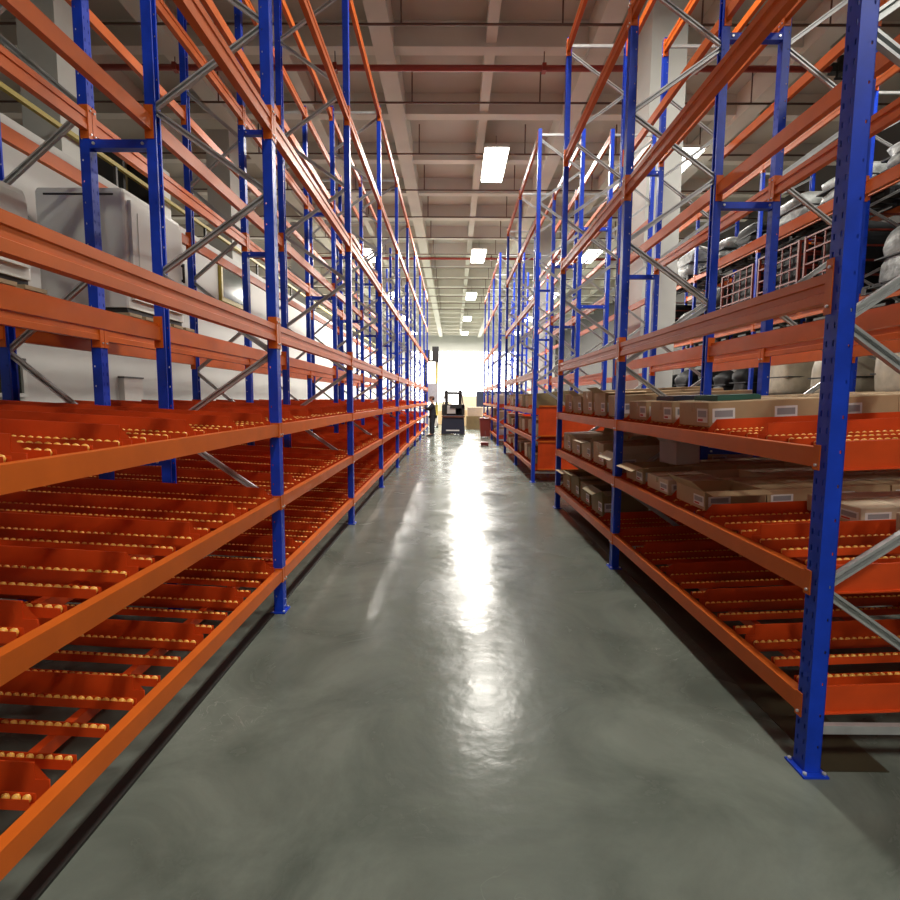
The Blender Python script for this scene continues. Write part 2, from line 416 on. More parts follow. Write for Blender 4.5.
TILT = .048
PITCH, WR = .036, .0165
def wheel_mesh():
    mb = MB(); mb.ball((0, 0, 0), WR, .013, WR, WHEEL, 10, 6); return mb.mesh('wheel')
WHEEL_ME = wheel_mesh()
BED = {}
LANES = 5
def bed_parts(s, D, W):
    key = (s, round(D, 2), round(W, 2))
    if key in BED: return BED[key]
    u0, u1 = .062, D-.02
    zt = lambda u: u*TILT
    def slab(mb, ua, ub, y0, y1, z0, z1, m):   # sheared slab following the slope
        c = [(s*ua, y0, z0+zt(ua)), (s*ub, y0, z0+zt(ub)), (s*ub, y1, z0+zt(ub)), (s*ua, y1, z0+zt(ua)),
             (s*ua, y0, z1+zt(ua)), (s*ub, y0, z1+zt(ub)), (s*ub, y1, z1+zt(ub)), (s*ua, y1, z1+zt(ua))]
        if s < 0: c = [c[1], c[0], c[3], c[2], c[5], c[4], c[7], c[6]]
        mb.hexa(c, m)
    lane = (W-.04)/LANES
    P = {}
    # z is relative to the wheel tops at the front
    mb = MB(); slab(mb, u0, u1, -.006, .006, -.13, .0, BEDRED)
    slab(mb, u0, u1, -.02, .02, -.13, -.124, BEDRED)
    P['side'] = mb.mesh('side_plate')
    mb = MB(); slab(mb, u0, u1, -.003, .003, -.10, -.004, BEDRED); slab(mb, u0+.05, u1, -.003, .003, -.004, .058, BEDRED)
    slab(mb, u0, u1, -.003, .02, -.103, -.10, BEDRED)
    mb.quad([(s*u0, 0, -.004+zt(u0)), (s*(u0+.05), 0, -.004+zt(u0+.05)), (s*(u0+.05), 0, .058+zt(u0+.05))], BEDRED)
    P['div'] = mb.mesh('lane_divider')
    mb = MB()
    slab(mb, u0, u1, -.016, -.0145, -.045, -.006, BEDRED); slab(mb, u0, u1, .0145, .016, -.045, -.006, BEDRED); slab(mb, u0, u1, -.016, .016, -.045, -.042, BEDRED)
    P['rail'] = mb.mesh('roller_track')
    mb = MB(); mb.box(-.02, .02, -W/2+.008, W/2-.008, -.125, -.07, BEDRED); P['cross'] = mb.mesh('cross_member')
    mb = MB(); mb.box(-.004, .004, -W/2+.008, W/2-.008, -.05, .03, BEDRED); P['stop'] = mb.mesh('back_stop')
    P['lanes'] = [-W/2+.02+lane*(k+.945) for k in range(LANES)]
    P['tracks'] = [-W/2+.02+lane*k+lane*q for k in range(LANES) for q in (.15, .48, .81)]
    P['u'] = (u0, u1); P['W'] = W; P['D'] = D
    BED[key] = P
    return P
def strip(P, s, skip, name='wheel_row'):
    """all wheels of a bed except the first `skip[track]` of each track"""
    mb = MB(); u0, u1 = P['u']
    for ti, ty in enumerate(P['tracks']):
        n = int((u1-u0-.03)/PITCH)
        for k in range(skip.get(ti, 0), n):
            u = u0+.02+k*PITCH
            mb.ball((s*u, ty, u*TILT-WR), WR, .013, WR, WHEEL, 6, 4)
    return mb.mesh(name)
STRIP = {}
def bed(s, xf, D, y0, y1, lvl, label, group, near=None, simple=False):
    W = (y1-y0)-.092
    P = bed_parts(s, D, W)
    z = lvl+.045+.018
    t = empty('carton_flow_bed', (s*xf, (y0+y1)/2, z), label, 'flow bed', group)
    u0, u1 = P['u']
    for yv in (-W/2+.006, W/2-.006): obj('side_plate', P['side'], t, (0, yv, 0))
    for yv in P['lanes']: obj('lane_divider', P['div'], t, (0, yv, 0))
    for u in (.30, .95, 1.42, D-.1): obj('cross_member', P['cross'], t, (s*u, 0, u*TILT))
    obj('back_stop', P['stop'], t, (s*(D-.015), 0, D*TILT))
    tr = [obj('roller_track', P['rail'], t, (0, yv, 0)) for yv in P['tracks']]
    skip = {}
    if near:
        for ti, n in near.items():
            skip[ti] = n
            for k in range(n):
                u = u0+.02+k*PITCH
                obj('wheel', WHEEL_ME, tr[ti], (s*u, 0, u*TILT-WR))
    key = (s, round(D, 2), round(W, 2), tuple(sorted(skip.items())))
    if key not in STRIP: STRIP[key] = strip(P, s, skip)
    o = obj('wheel_row', STRIP[key], t); o['kind'] = 'stuff'
    return t
def bed_simple(s, xf, D, y0, y1, lvl, label, group):
    W = (y1-y0)-.092; P = bed_parts(s, D, W); z = lvl+.045+.018
    key = ('one', s, round(D, 2), round(W, 2))
    if key not in STRIP:
        mb = MB(); u0, u1 = P['u']
        def add(me, off):
            i = len(mb.v); mb.v += [(v.co.x+off[0], v.co.y+off[1], v.co.z+off[2]) for v in me.vertices]
            for p in me.polygons:
                mb.f.append(tuple(i+k for k in p.vertices)); mb.m.append(mb.mi(me.materials[p.material_index])); mb.sm.append(False)
        for yv in (-W/2+.006, W/2-.006): add(P['side'], (0, yv, 0))
        for yv in P['lanes']: add(P['div'], (0, yv, 0))
        for u in (.30, .95, 1.42, D-.1): add(P['cross'], (s*u, 0, u*TILT))
        add(P['stop'], (s*(D-.015), 0, D*TILT))
        for yv in P['tracks']:
            add(P['rail'], (0, yv, 0))
            for k in range(int((u1-u0)/.1)):
                u = u0+.03+k*.1; mb.ball((s*u, yv, u*TILT-WR), .03, .012, WR, WHEEL, 5, 4)
        STRIP[key] = mb.mesh('carton_flow_bed')
    o = obj('carton_flow_bed', STRIP[key], None, (s*xf, (y0+y1)/2, z))
    return tag(o, label, 'flow bed', group)

PICK = [.305, .885, 1.452]
UP = [2.19, 3.70, 5.25, 6.78]
LVN = ['lowest pick level', 'middle pick level', 'top pick level', 'first pallet level', 'second pallet level', 'third pallet level', 'topmost level']
LINEN = ['aisle face', 'second line', 'third line', 'rear line']

def rack(s, xs, Ys, name, frames_label, near_wheels, full_beds, thin_from=99, short=None):
    x1, x2, x3, x4 = xs
    n = len(Ys)
    for i, Y in enumerate(Ys):
        pos = '%s from the camera' % ORD[i] if i else 'nearest the camera'
        sp = x3
        frame(s, x1, x2, Y, 'blue upright frame, silver braces, aisle half of %s, %s' % (name, pos), 'upright frames', spacer_to=x3, phase=1)
        frame(s, x3, x4, Y, 'blue upright frame, silver braces, rear half of %s, %s' % (name, pos), 'upright frames')
    for i in range(n-1):
        y0, y1 = Ys[i], Ys[i+1]
        bayn = 'nearest bay' if i == 0 else '%s bay' % ORD[i]
        for li, lv in enumerate(PICK):
            beam(s, s*x1, y0, y1, lv, .088, .112, 'orange front beam, %s, %s of %s' % (LVN[li], bayn, name), 'pick-level beams')
            lab = 'red-orange roller bed with amber wheels, %s, %s of %s' % (LVN[li], bayn, name)
            if i in full_beds:
                bed(s, x1, x4-x1, y0, y1, lv, lab, 'carton flow beds', near_wheels.get((i, li)))
            else:
                bed_simple(s, x1, x4-x1, y0, y1, lv, lab, 'carton flow beds')
        for li, lv in enumerate(UP):
            for k, (x, sg) in enumerate(((x1, s), (x2, -s), (x3, s), (x4, -s))):
                if i >= thin_from and k in (1, 2): continue
                beam(sg, s*x, y0, y1, lv, .125, .235, 'orange beam, %s, %s, %s of %s' % (LVN[3+li], LINEN[k], bayn, name), 'pallet beams')

PL = 2.985
LX = (1.340, 2.26, 2.68, 3.46)
LY = [1.12+PL*k for k in range(10)]
nw1 = {(0, 0): {k: 9 for k in range(4, 15)}, (0, 1): {k: 9 for k in range(4, 15)}, (0, 2): {k: 9 for k in range(4, 15)}, (1, 0): {k: 12 for k in range(0, 8)}, (1, 1): {k: 12 for k in range(0, 8)}}
rack(-1, LX, LY, 'left rack', '', nw1, (0, 1, 2), thin_from=5)
RX = (1.615, 2.53, 3.02, 3.90)
RY = [2.32, 2.32+2.965, 2.32+5.93]
nw2 = {(0, 0): {k: 12 for k in range(0, 8)}, (0, 1): {k: 12 for k in range(0, 8)}, (0, 2): {k: 12 for k in range(0, 6)}}
rack(1, RX, RY, 'near right rack', '', nw2, (0, 1))
RY2 = [10.85, 13.83, 16.81]
rack(1, RX, RY2, 'middle right rack', '', {}, ())
RY3 = [19.55, 22.53, 25.51, 28.49]
rack(1, RX, RY3, 'far right rack', '', {}, (), thin_from=0)
# orange guard sheets closing the end of the second right rack
for z0, z1, lab in ((.26, .86, 'orange end guard sheet, lower, on rack past the first right gap'), (.95, 1.58, 'orange end guard sheet, upper, on rack past the first right gap')):
    t = empty('end_guard', (RX[0]+.12, RY2[0]-.055, z0), lab, 'guard sheet')
    m = MB(); m.box(0, 2.1, -.004, 0, 0, z1-z0, BEDRED); m.build('sheet', t)
    m = MB()
    for zz in (0, z1-z0-.03): m.box(0, 2.1, -.02, -.004, zz, zz+.03, ORANGE)
    m.build('edge_fold', t)

# ------------------------------------------------------------------ cartons
def jig(a): return random.uniform(-a, a)
CT = {}
def carton_mesh(lx, ly, h, m, open_=False, tape=True):
    mb = MB()
    if open_:
        t_ = .006
        mb.box(-lx/2, lx/2, -ly/2, ly/2, 0, t_, m)
        mb.box(-lx/2, -lx/2+t_, -ly/2, ly/2, t_, h, m); mb.box(lx/2-t_, lx/2, -ly/2, ly/2, t_, h, m)
        mb.box(-lx/2+t_, lx/2-t_, -ly/2, -ly/2+t_, t_, h, m); mb.box(-lx/2+t_, lx/2-t_, ly/2-t_, ly/2, t_, h, m)
    else:
        b_ = .006    # softened edges
        i = len(mb.v)
        for z, d in ((0, b_), (b_, 0), (h-b_, 0), (h, b_)):
            mb.v += [(-lx/2+d, -ly/2+d, z), (lx/2-d, -ly/2+d, z), (lx/2-d, ly/2-d, z), (-lx/2+d, ly/2-d, z)]
        for a in range(3):
            for k in range(4):
                mb.f.append((i+a*4+k, i+a*4+(k+1) % 4, i+(a+1)*4+(k+1) % 4, i+(a+1)*4+k)); mb.m.append(mb.mi(m)); mb.sm.append(False)
        mb.f.append((i+3, i+2, i+1, i)); mb.m.append(0); mb.sm.append(False)
        mb.f.append((i+12, i+13, i+14, i+15)); mb.m.append(0); mb.sm.append(False)
    return mb.mesh('carton')
def carton(x, y, z, lx, ly, h, label, group, m=CARD, open_=False, tilt=0, rz=0, lab_face=None, tape=True, flaps=(1, 1, 1, 1), parts=True, content=False, name='carton'):
    o = obj(name, carton_mesh(lx, ly, h, m, open_), None, (x, y, z), (0, -tilt, rz)); tag(o, label, 'box', group)
    if not parts: return o
    if not open_ and tape:
        mb = MB(); mb.box(-lx/2+.006, lx/2-.006, -.025, .025, h, h+.0012, TAPE); mb.box(-lx/2-.0012, -lx/2, -.025, .025, h*.6, h-.006, TAPE); mb.build('tape', o)
        mb = MB(); mb.box(-.0015, .0015, -ly/2+.01, ly/2-.01, h, h+.0006, CARD2); mb.build('flap_seam', o)
    if open_:
        ang = [R(a) for a in (35, -25, 60, 20)]
        fl = min(lx, ly)*.26
        for k in range(4):
            if not flaps[k]: continue
            mb = MB(); a = random.uniform(-.6, .9); ca, sa = math.cos(a), math.sin(a)
            fl_ = .005
            if k < 2:
                sx = -1 if k == 0 else 1
                p = [(sx*lx/2, -ly/2+.005, h), (sx*(lx/2+fl*ca), -ly/2+.01, h+fl*sa), (sx*(lx/2+fl*ca), ly/2-.01, h+fl*sa), (sx*lx/2, ly/2-.005, h)]
            else:
                sy = -1 if k == 2 else 1
                p = [(-lx/2+.005, sy*ly/2, h), (-lx/2+.01, sy*(ly/2+fl*ca), h+fl*sa), (lx/2-.01, sy*(ly/2+fl*ca), h+fl*sa), (lx/2-.005, sy*ly/2, h)]
            up = Vector((0, 0, fl_))
            mb.hexa([Vector(q) for q in p]+[Vector(q)+up for q in p], m)
            mb.build('flap', o)
    if lab_face:
        lw, lh = min(.15, ly*.4), min(.10, h*.55)
        for fc in lab_face:
            g = MB()
            if fc == 'y':      # side facing the camera
                cx = -lx/2+.10; yb = -ly/2
                g.box(cx-lw/2, cx+lw/2, yb-.0015, yb, h*.18, h*.18+lh, PAPER)
                g.box(cx-lw/2+.015, cx+lw/2-.015, yb-.0024, yb-.0015, h*.18+lh*.38, h*.18+lh*.85, PRINT)
                g.box(cx-.01, cx+lw/2-.015, yb-.0024, yb-.0015, h*.18+lh*.08, h*.18+lh*.24, REDPRINT)
            else:
                cy = -ly/2+.09; xb = -lx/2
                g.box(xb-.0015, xb, cy-lw/2, cy+lw/2, h*.18, h*.18+lh, PAPER)
                g.box(xb-.0024, xb-.0015, cy-lw/2+.015, cy+lw/2-.015, h*.18+lh*.38, h*.18+lh*.85, PRINT)
                g.box(xb-.0024, xb-.0015, cy-.01, cy+lw/2-.015, h*.18+lh*.08, h*.18+lh*.24, REDPRINT)
            g.build('label', o)
    return o
TL = math.atan(TILT)
def on_bed(u, lv):   # height of wheel tops on the right rack at depth u
    return lv+.045+.018+u*TILT+.001
def lane_y(y0, y1, k):
    W = (y1-y0)-.092; lane = (W-.04)/LANES
    return (y0+y1)/2-W/2+.02+lane*(k+.475), lane
ROWN = ['front box', 'second box', 'third box', 'fourth box', 'fifth box']
GC = 'cartons on the right rack'
def lane_fill(y0, y1, k, lv, n, lx, h, where, m=CARD, u_start=.09, opens=(), labels=True, parts=True, wfac=.80, hs=0.0):
    cy, lane = lane_y(y0, y1, k)
    u = u_start
    for r in range(n):
        hh = h+jig(hs)
        uc = u+lx/2
        op = r in opens
        lab = '%s %s carton, %s, %s, %s lane' % ('open' if op else 'closed', 'pale' if m is CARDL else 'white' if m is WPACK else 'brown', where, ROWN[r], ORD[k])
        faces = []
        if labels: faces = ['y'] + (['x'] if r == 0 else [])
        z = on_bed(u, lv)
        # the box sits on the inclined wheels
        zc = on_bed(uc, lv)
        carton(RX[0]+uc, cy+jig(.01), zc, lx-.006, lane*wfac+jig(.01), hh, lab, GC, m, op, TL, 0, faces, parts=parts, flaps=(r == 0 or random.random() < .5, 0, 1, 0))
        u += lx
# near bay
B1, B2 = (RY[0], RY[1]), (RY[1], RY[2])
for k in (2, 3, 4):
    lane_fill(*B1, k, PICK[2], 5, .42, .17, 'top pick level near right bay', CARD)
lane_fill(*B1, 2, PICK[1], 5, .42, .125, 'middle pick level near right bay', CARD, opens=(0,), u_start=.10)
lane_fill(*B1, 3, PICK[1], 5, .40, .12, 'middle pick level near right bay', CARDL, opens=(1,), u_start=.08)
lane_fill(*B1, 4, PICK[1], 4, .42, .14, 'middle pick level near right bay', CARD, opens=(0,), u_start=.08)
lane_fill(*B1, 1, PICK[1], 3, .42, .11, 'middle pick level near right bay', CARDL, u_start=.72)
lane_fill(*B1, 0, PICK[1], 3, .42, .11, 'middle pick level near right bay', CARDL, u_start=.82)
# grey open box and folders lying on the carton tops
cy, lane = lane_y(*B1, 4)
zt = lambda u, lv, h: on_bed(u, lv)+h*1.0
# bay two
for k in range(5):
    lane_fill(*B2, k, PICK[2], 3, .44, .23+.03*(k % 3), 'top pick level second right bay', CARD, opens=(0,) if k in (1, 3) else ())
    lane_fill(*B2, k, PICK[1], 3, .46, .19+.03*((k*2) % 3), 'middle pick level second right bay', CARD if k % 2 else CARDL, opens=(0, 1) if k in (0, 2, 3) else (1,))
    if k > 0: lane_fill(*B2, k, PICK[0], 2, .5, .25+.04*(k % 2), 'lowest pick level second right bay', CARD2 if k < 4 else CARD, opens=(0,) if k != 2 else (), wfac=.84)
# flat things lying on the top-level cartons
u = .36; z = on_bed(u, PICK[2])+.192
for (yy, uu, mm, nm, lab) in ((3.82, .34, GREEN, 'flat_carton', 'flat green box lying on the cartons, top level of near right bay'), (4.45, .30, NAVY, 'flat_carton', 'flat dark box lying on the cartons, top level of near right bay')):
    m_ = MB(); m_.box(-.16, .16, -.14, .14, 0, .03, mm); m_.box(-.15, .15, -.13, .13, .03, .036, mm)
    o = m_.build(nm, None, (RX[0]+uu, yy, on_bed(uu, PICK[2])+.1745)); o.rotation_euler = (0, -TL, R(7)); tag(o, lab, 'box')
# grey box standing upright on middle level
carton(RX[0]+.52, 4.98, on_bed(.52, PICK[1])+.142, .24, .26, .20, 'open grey box standing on brown cartons, middle pick level of near right bay', GC, GREYBOX, True, TL, R(12), name='carton')
# second right rack
for bi, (y0, y1) in enumerate(((RY2[0], RY2[1]), (RY2[1], RY2[2]))):
    bn = 'nearer' if bi == 0 else 'farther'
    for li in range(3):
        for k in range(5):
            if (k+li+bi) % 4 == 3: continue
            lane_fill(y0, y1, k, PICK[li], 2 if k < 1 else 1, .42, .2+.06*((k+li) % 3), '%s, %s bay of middle right rack' % (LVN[li], bn), [CARD, CARDL, CARD2, GREYBOX][(k*2+li+bi) % 4] if False else [CARD, CARDL, CARD2][(k*2+li+bi) % 3], labels=False, parts=False, opens=(), hs=.02)
for bi in range(3):
    y0, y1 = RY3[bi], RY3[bi+1]
    for li in range(3):
        for k in (0, 1, 3, 4):
            if (k+bi*2+li) % 5 == 4: continue
            lane_fill(y0, y1, k, PICK[li], 1, .36, .2+.07*((k+li+bi) % 3), '%s, %s bay of far right rack' % (LVN[li], ORD[bi]), [WPACK, CARD, CARDL, WPACK, CARD2][(k*2+li+bi) % 5], labels=False, parts=False, hs=.05)

# ------------------------------------------------------------------ pallets and white cabinets on the left rack
def pallet_mesh(lx, ly, m):
    mb = MB()
    for k in range(5):
        y = -ly/2+ly*(k+.5)/5; mb.box(-lx/2, lx/2, y-ly*.075, y+ly*.075, .11, .135, m)
    for x in (-lx/2+.05, 0, lx/2-.05):
        mb.box(x-.04, x+.04, -ly/2, ly/2, .085, .11, m)
        for y in (-ly/2+.06, 0, ly/2-.06): mb.box(x-.045, x+.045, y-.055, y+.055, .02, .085, m)
        mb.box(x-.045, x+.045, -ly/2, ly/2, 0, .02, m)
    return mb.mesh('pallet')
def pallet(x, y, z, lx, ly, m, label, group=None):
    return tag(obj('pallet', pallet_mesh(lx, ly, m), None, (x, y, z)), label, 'pallet', group)
ZL = UP[0]+.0635
def cabinet(x0, x1, y0, y1, z0, h, label):
    cx, cy = (x0+x1)/2, (y0+y1)/2; lx, ly = x1-x0, y1-y0
    t = empty('white_cabinet', (cx, cy, z0), label, 'cabinet')
    m = MB()
    r = .03; i = len(m.v); pts = []
    for (sx, sy, a0) in ((1, 1, 0), (-1, 1, 90), (-1, -1, 180), (1, -1, 270)):
        for a in (0, 30, 60, 90):
            pts.append((sx*(lx/2-r)+r*math.cos(R(a0+a)), sy*(ly/2-r)+r*math.sin(R(a0+a))))
    n = len(pts)
    for z in (.05, h-.03, h): 
        d = .02 if z == h else 0
        m.v += [(px*(1-d), py*(1-d), z) for px, py in pts]
    for a in range(2):
        for k in range(n): m.f.append((i+a*n+k, i+a*n+(k+1) % n, i+(a+1)*n+(k+1) % n, i+(a+1)*n+k)); m.m.append(m.mi(WHITE)); m.sm.append(False)
    m.f.append(tuple(i+2*n+k for k in range(n))); m.m.append(0); m.sm.append(False)
    m.f.append(tuple(reversed([i+k for k in range(n)]))); m.m.append(0); m.sm.append(False)
    m.build('body', t)
    m = MB(); m.box(-lx/2+.02, lx/2-.02, -ly/2+.02, ly/2-.02, 0, .05, DARKST); m.build('plinth', t)
    m = MB(); m.box(lx/2, lx/2+.03, -ly/2+.05, ly/2-.05, .12, h-.08, WHITE); m.box(lx/2+.03, lx/2+.036, -ly/2+.13, ly/2-.13, .2, h-.16, WHITE)
    d = m.build('door', t)
    m = MB(); m.tube((lx/2+.055, ly/2-.09, h*.42), (lx/2+.055, ly/2-.09, h*.60), .012, BLACK, n=8); m.box(lx/2+.036, lx/2+.06, ly/2-.1, ly/2-.08, h*.43, h*.45, BLACK); m.box(lx/2+.036, lx/2+.06, ly/2-.1, ly/2-.08, h*.57, h*.59, BLACK)
    m.build('handle', d)
    m = MB(); m.box(-lx/2+.08, lx/2-.08, -ly/2-.004, -ly/2, h-.06, h-.045, DARKST); m.build('vent_slot', t)
pallet(-3.08, 4.95, ZL, .86, 1.15, WOOD, 'wooden pallet under the white cabinet on the left rack', None)
cabinet(-3.42, -2.69, 4.46, 5.38, ZL+.136, 1.0, 'large white cabinet with dark handle on a pallet, left rack second bay')
pallet(-3.08, 2.95, ZL, .86, 1.2, WOOD, 'wooden pallet at the left edge, under the panelled white cabinet', None)
cabinet(-3.42, -2.72, 2.30, 3.50, ZL+.136, .60, 'white panelled cabinet cut off by the left photo edge, left rack nearest bay')
t = empty('wall_panel', (WL, 11.45, 1.55), 'pale pinkish panel with dark top fixed to the left wall', 'panel')
m = MB(); m.box(0, .12, -.33, .33, 0, .55, GREYBOX); m.build('body', t)
m = MB(); m.box(0, .14, -.35, .35, .55, .58, DARKST); m.build('top_edge', t)

# ------------------------------------------------------------------ row of racks at the far right with wrapped goods
BX = (6.95, 8.15)
BLV = [1.62, 3.42, 5.2, 6.95]
BYS = [6.2, 9.4, 12.6, 15.8, 19.0]
for i, Y in enumerate(BYS):
    frame(1, BX[0], BX[1], Y, 'blue upright frame of the loaded rack behind the right rack, %s from camera' % ORD[i], 'upright frames')
for i in range(4):
    for li, lv in enumerate(BLV):
        for k, (x, sg) in enumerate(((BX[0], 1), (BX[1], -1))):
            beam(sg, x, BYS[i], BYS[i+1], lv, .125, .235, 'orange beam of the loaded rack behind, %s level, %s bay, %s' % (ORD[li], ORD[i], 'front' if k == 0 else 'back'), 'pallet beams')
def lump_mesh(lx, ly, h, m, seed, amp=.06, ties=True, boxy=False):
    rnd = random.Random(seed); mb = MB(); n = 28; k = 12; i = 0
    ph = [rnd.uniform(0, 6.28) for _ in range(8)]
    for a in range(k+1):
        f = a/k; z = h*f
        rr = 1-(.06 if boxy else .55)*max(0, (f-.72)/.28)**2-.08*max(0, (.12-f)/.12)
        if ties: rr *= 1-.10*math.exp(-((f-.45)/.05)**2)
        for q in range(n):
            t_ = 2*math.pi*q/n; c, s_ = math.cos(t_), math.sin(t_)
            e = .28 if boxy else .5
            x = math.copysign(abs(c)**e, c)*lx/2; y = math.copysign(abs(s_)**e, s_)*ly/2
            w = 1+amp*(math.sin(3*t_+ph[0]+4*f)+math.sin(5*t_+ph[1]-7*f)*.7+math.sin(2*t_+9*f+ph[2])*.7+math.sin(9*t_+ph[4]+13*f)*.35+math.sin(13*t_-ph[5]+21*f)*.25)
            mb.v.append((x*rr*w*.88, y*rr*w*.88, z*(1+.05*math.sin(t_*2+ph[3])*f)))
    for a in range(k):
        for q in range(n):
            mb.f.append((a*n+q, a*n+(q+1) % n, (a+1)*n+(q+1) % n, (a+1)*n+q)); mb.m.append(mb.mi(m)); mb.sm.append(True)
    mb.f.append(tuple(reversed(range(n)))); mb.m.append(0); mb.sm.append(False)
    mb.f.append(tuple(k*n+q for q in range(n))); mb.m.append(0); mb.sm.append(True)
    return mb.mesh('bundle')
def crate_mesh(lx, ly, h, m):
    mb = MB(); t_ = .025
    for x in (-lx/2, lx/2):
        for y in (-ly/2, ly/2): mb.box(x-t_, x+t_, y-t_, y+t_, 0, h, m)
    for f in (.03, .22, .41, .60, .80, 1):
        z = h*f
        for x in (-lx/2, lx/2): mb.box(x-t_*.8, x+t_*.8, -ly/2, ly/2, z-.03, z, m)
        for y in (-ly/2, ly/2): mb.box(-lx/2, lx/2, y-t_*.8, y+t_*.8, z-.03, z, m)
    for k in range(1, 5):
        y = -ly/2+ly*k/5; mb.box(-lx/2-.01, -lx/2+.01, y-.012, y+.012, 0, h, m)
    mb.box(-lx/2, lx/2, -ly/2, ly/2, .02, .04, m)
    return mb.mesh('steel_crate')
zb = lambda li: BLV[li]+.0635
seed = 11
LN4 = ['lowest', 'second', 'third', 'top']
def put(kind, y, li, lx, ly, h, lab, pal=BLACK):
    global seed
    seed += 1
    z = zb(li)
    if pal:
        pallet(7.55, y, z, 1.3, ly+.06, pal, '%s pallet under the %s' % ('black' if pal is BLACK else 'wooden', lab), 'pallets on the loaded rack'); z += .136
    if kind == 'crate':
        o = obj('steel_crate', crate_mesh(lx, ly, h, DRED), None, (7.5, y, z)); tag(o, lab, 'crate', 'red steel crates')
        o = obj('wrapped_bundle', lump_mesh(lx-.12, ly-.12, h*.92, FILMB, seed, .025, False, True), None, (7.5, y, z+.041)); tag(o, 'black bundle inside the '+lab, 'bundle', 'bundles in crates')
    elif kind in ('carton_pallet',):
        nm = MB()
        k = 0
        for zz in range(2):
            for yy in range(2):
                carton(7.2, y-ly/4+yy*ly/2, z+zz*h/2+.001*zz, .5, ly/2-.01, h/2-.004, 'x %s %s of four beside the wrapped goods, %s' % (['lower', 'upper'][zz], ['near', 'far'][yy], lab), 'cream carton stack', CARDL, parts=False)
    else:
        m_ = {'silver': FILMS, 'black': FILMB, 'cream': FILMC}[kind]
        o = obj('wrapped_bundle', lump_mesh(lx, ly, h, m_, seed, .012 if kind == 'cream' else .055, kind != 'cream', kind == 'cream'), None, (7.5, y, z)); tag(o, lab, 'bundle', 'wrapped goods')
        mb = MB()
        for f in (.45,):
            mb.box(-lx*.44, lx*.44, -ly*.44, ly*.44, h*f-.012, h*f+.012, BLACK)
        mb.build('strap', o)
bayo = lambda i: ['nearest', 'second', 'third', 'fourth'][i]
# lowest level: cream pallets near, black sacks further
put('cream', 8.55, 0, 1.1, 1.15, .75, 'cream film-wrapped load, lowest level at the right photo edge')
put('cream', 7.1, 0, 1.1, 1.15, .8, 'cream film-wrapped load, lowest level, nearest of all')
put('cream', 10.15, 0, 1.1, 1.1, .72, 'cream lumpy wrapped load, lowest level, seen right of the near post')
put('cream', 11.75, 0, 1.15, 1.2, .86, 'pale wrapped block, lowest level, seen left of the near post')
for k, y in enumerate((13.25, 14.2, 15.1)):
    put('black', y, 0, 1.1, .85, .72-.08*(k % 2), 'black sack load, lowest level, third bay, %s of three' % ORD[k], WOOD)
put('black', 16.6, 0, 1.1, 1.0, .8, 'black sack load, lowest level, fourth bay beside the column', WOOD)
put('black', 17.9, 0, 1.1, 1.0, .7, 'last black sack load, lowest level of the fourth bay', WOOD)
# second level: silver sack, red crates, dark loads
put('silver', 8.7, 1, 1.1, 1.05, .95, 'silver crinkled bundle tied midway, second level at right photo edge')
put('crate', 7.3, 1, 1.1, 1.35, 1.25, 'dark red steel crate, second level, nearest bay')
put('crate', 10.17, 1, 1.1, 1.36, 1.3, 'dark red steel crate, second level, second bay near end')
put('crate', 11.75, 1, 1.1, 1.4, 1.3, 'dark red steel crate, second level, second bay far end')
put('crate', 13.4, 1, 1.1, 1.4, 1.25, 'dark red steel crate, second level, third bay near end')
put('black', 14.95, 1, 1.1, 1.45, 1.2, 'black wrapped load, second level, third bay')
put('silver', 16.6, 1, 1.1, 1.2, .8, 'silver wrapped load, second level, fourth bay near the column')
put('crate', 18.1, 1, 1.1, 1.4, 1.2, 'dark red steel crate, second level, fourth bay')
# third level
put('black', 7.4, 2, 1.1, 1.3, .55, 'black wrapped load, third level, nearest bay')
put('silver', 8.75, 2, 1.1, 1.0, .5, 'silver wrapped load, third level, nearest bay')
put('silver', 10.2, 2, 1.15, 1.2, .55, 'silver lumpy bundle, third level, second bay near end')
put('silver', 11.7, 2, 1.15, 1.2, .6, 'silver lumpy bundle, third level, second bay far end')
put('black', 13.3, 2, 1.1, 1.1, .55, 'black wrapped load, third level, third bay near end')
put('silver', 14.8, 2, 1.1, 1.2, .6, 'silver lumpy bundle, third level, third bay far end')
put('silver', 16.8, 2, 1.1, 1.3, .9, 'silver bundle with folds, third level, fourth bay')
put('black', 18.1, 2, 1.1, 1.0, .6, 'black wrapped load, third level, fourth bay')

# ------------------------------------------------------------------ forklift (seen from behind)
fk = empty('reach_truck', (0, 25.4, 0), 'dark reach truck parked at the far end of the aisle, seen from behind', 'forklift')
m = MB()
m.hexa([(-.57, 0, .04), (.57, 0, .04), (.57, .9, .04), (-.57, .9, .04), (-.54, .05, .78), (.52, .05, .78), (.52, .9, .78), (-.52, .9, .78)], NAVY)
m.hexa([(-.52, .05, .78), (.52, .05, .78), (.52, .9, .78), (-.52, .9, .78), (-.50, .1, .92), (.50, .1, .92), (.50, .9, .92), (-.50, .9, .92)], NAVY)
m.build('chassis', fk)
m = MB(); m.box(-.55, .55, -.02, .06, .82, .90, BROWNP); m.build('bumper_band', fk)
m = MB(); m.box(-.34, .30, -.015, .01, .17, .23, PAPER); m.build('rear_plate', fk)
m = MB(); m.box(-.55, -.45, .1, .9, .92, 1.42, DARKST); m.box(.42, .55, .1, .9, .92, 1.42, DARKST); m.box(-.55, .55, .78, .9, .92, 1.44, DARKST); m.box(-.15, .55, .1, .9, 1.26, 1.44, DARKST); m.build('side_panel', fk)
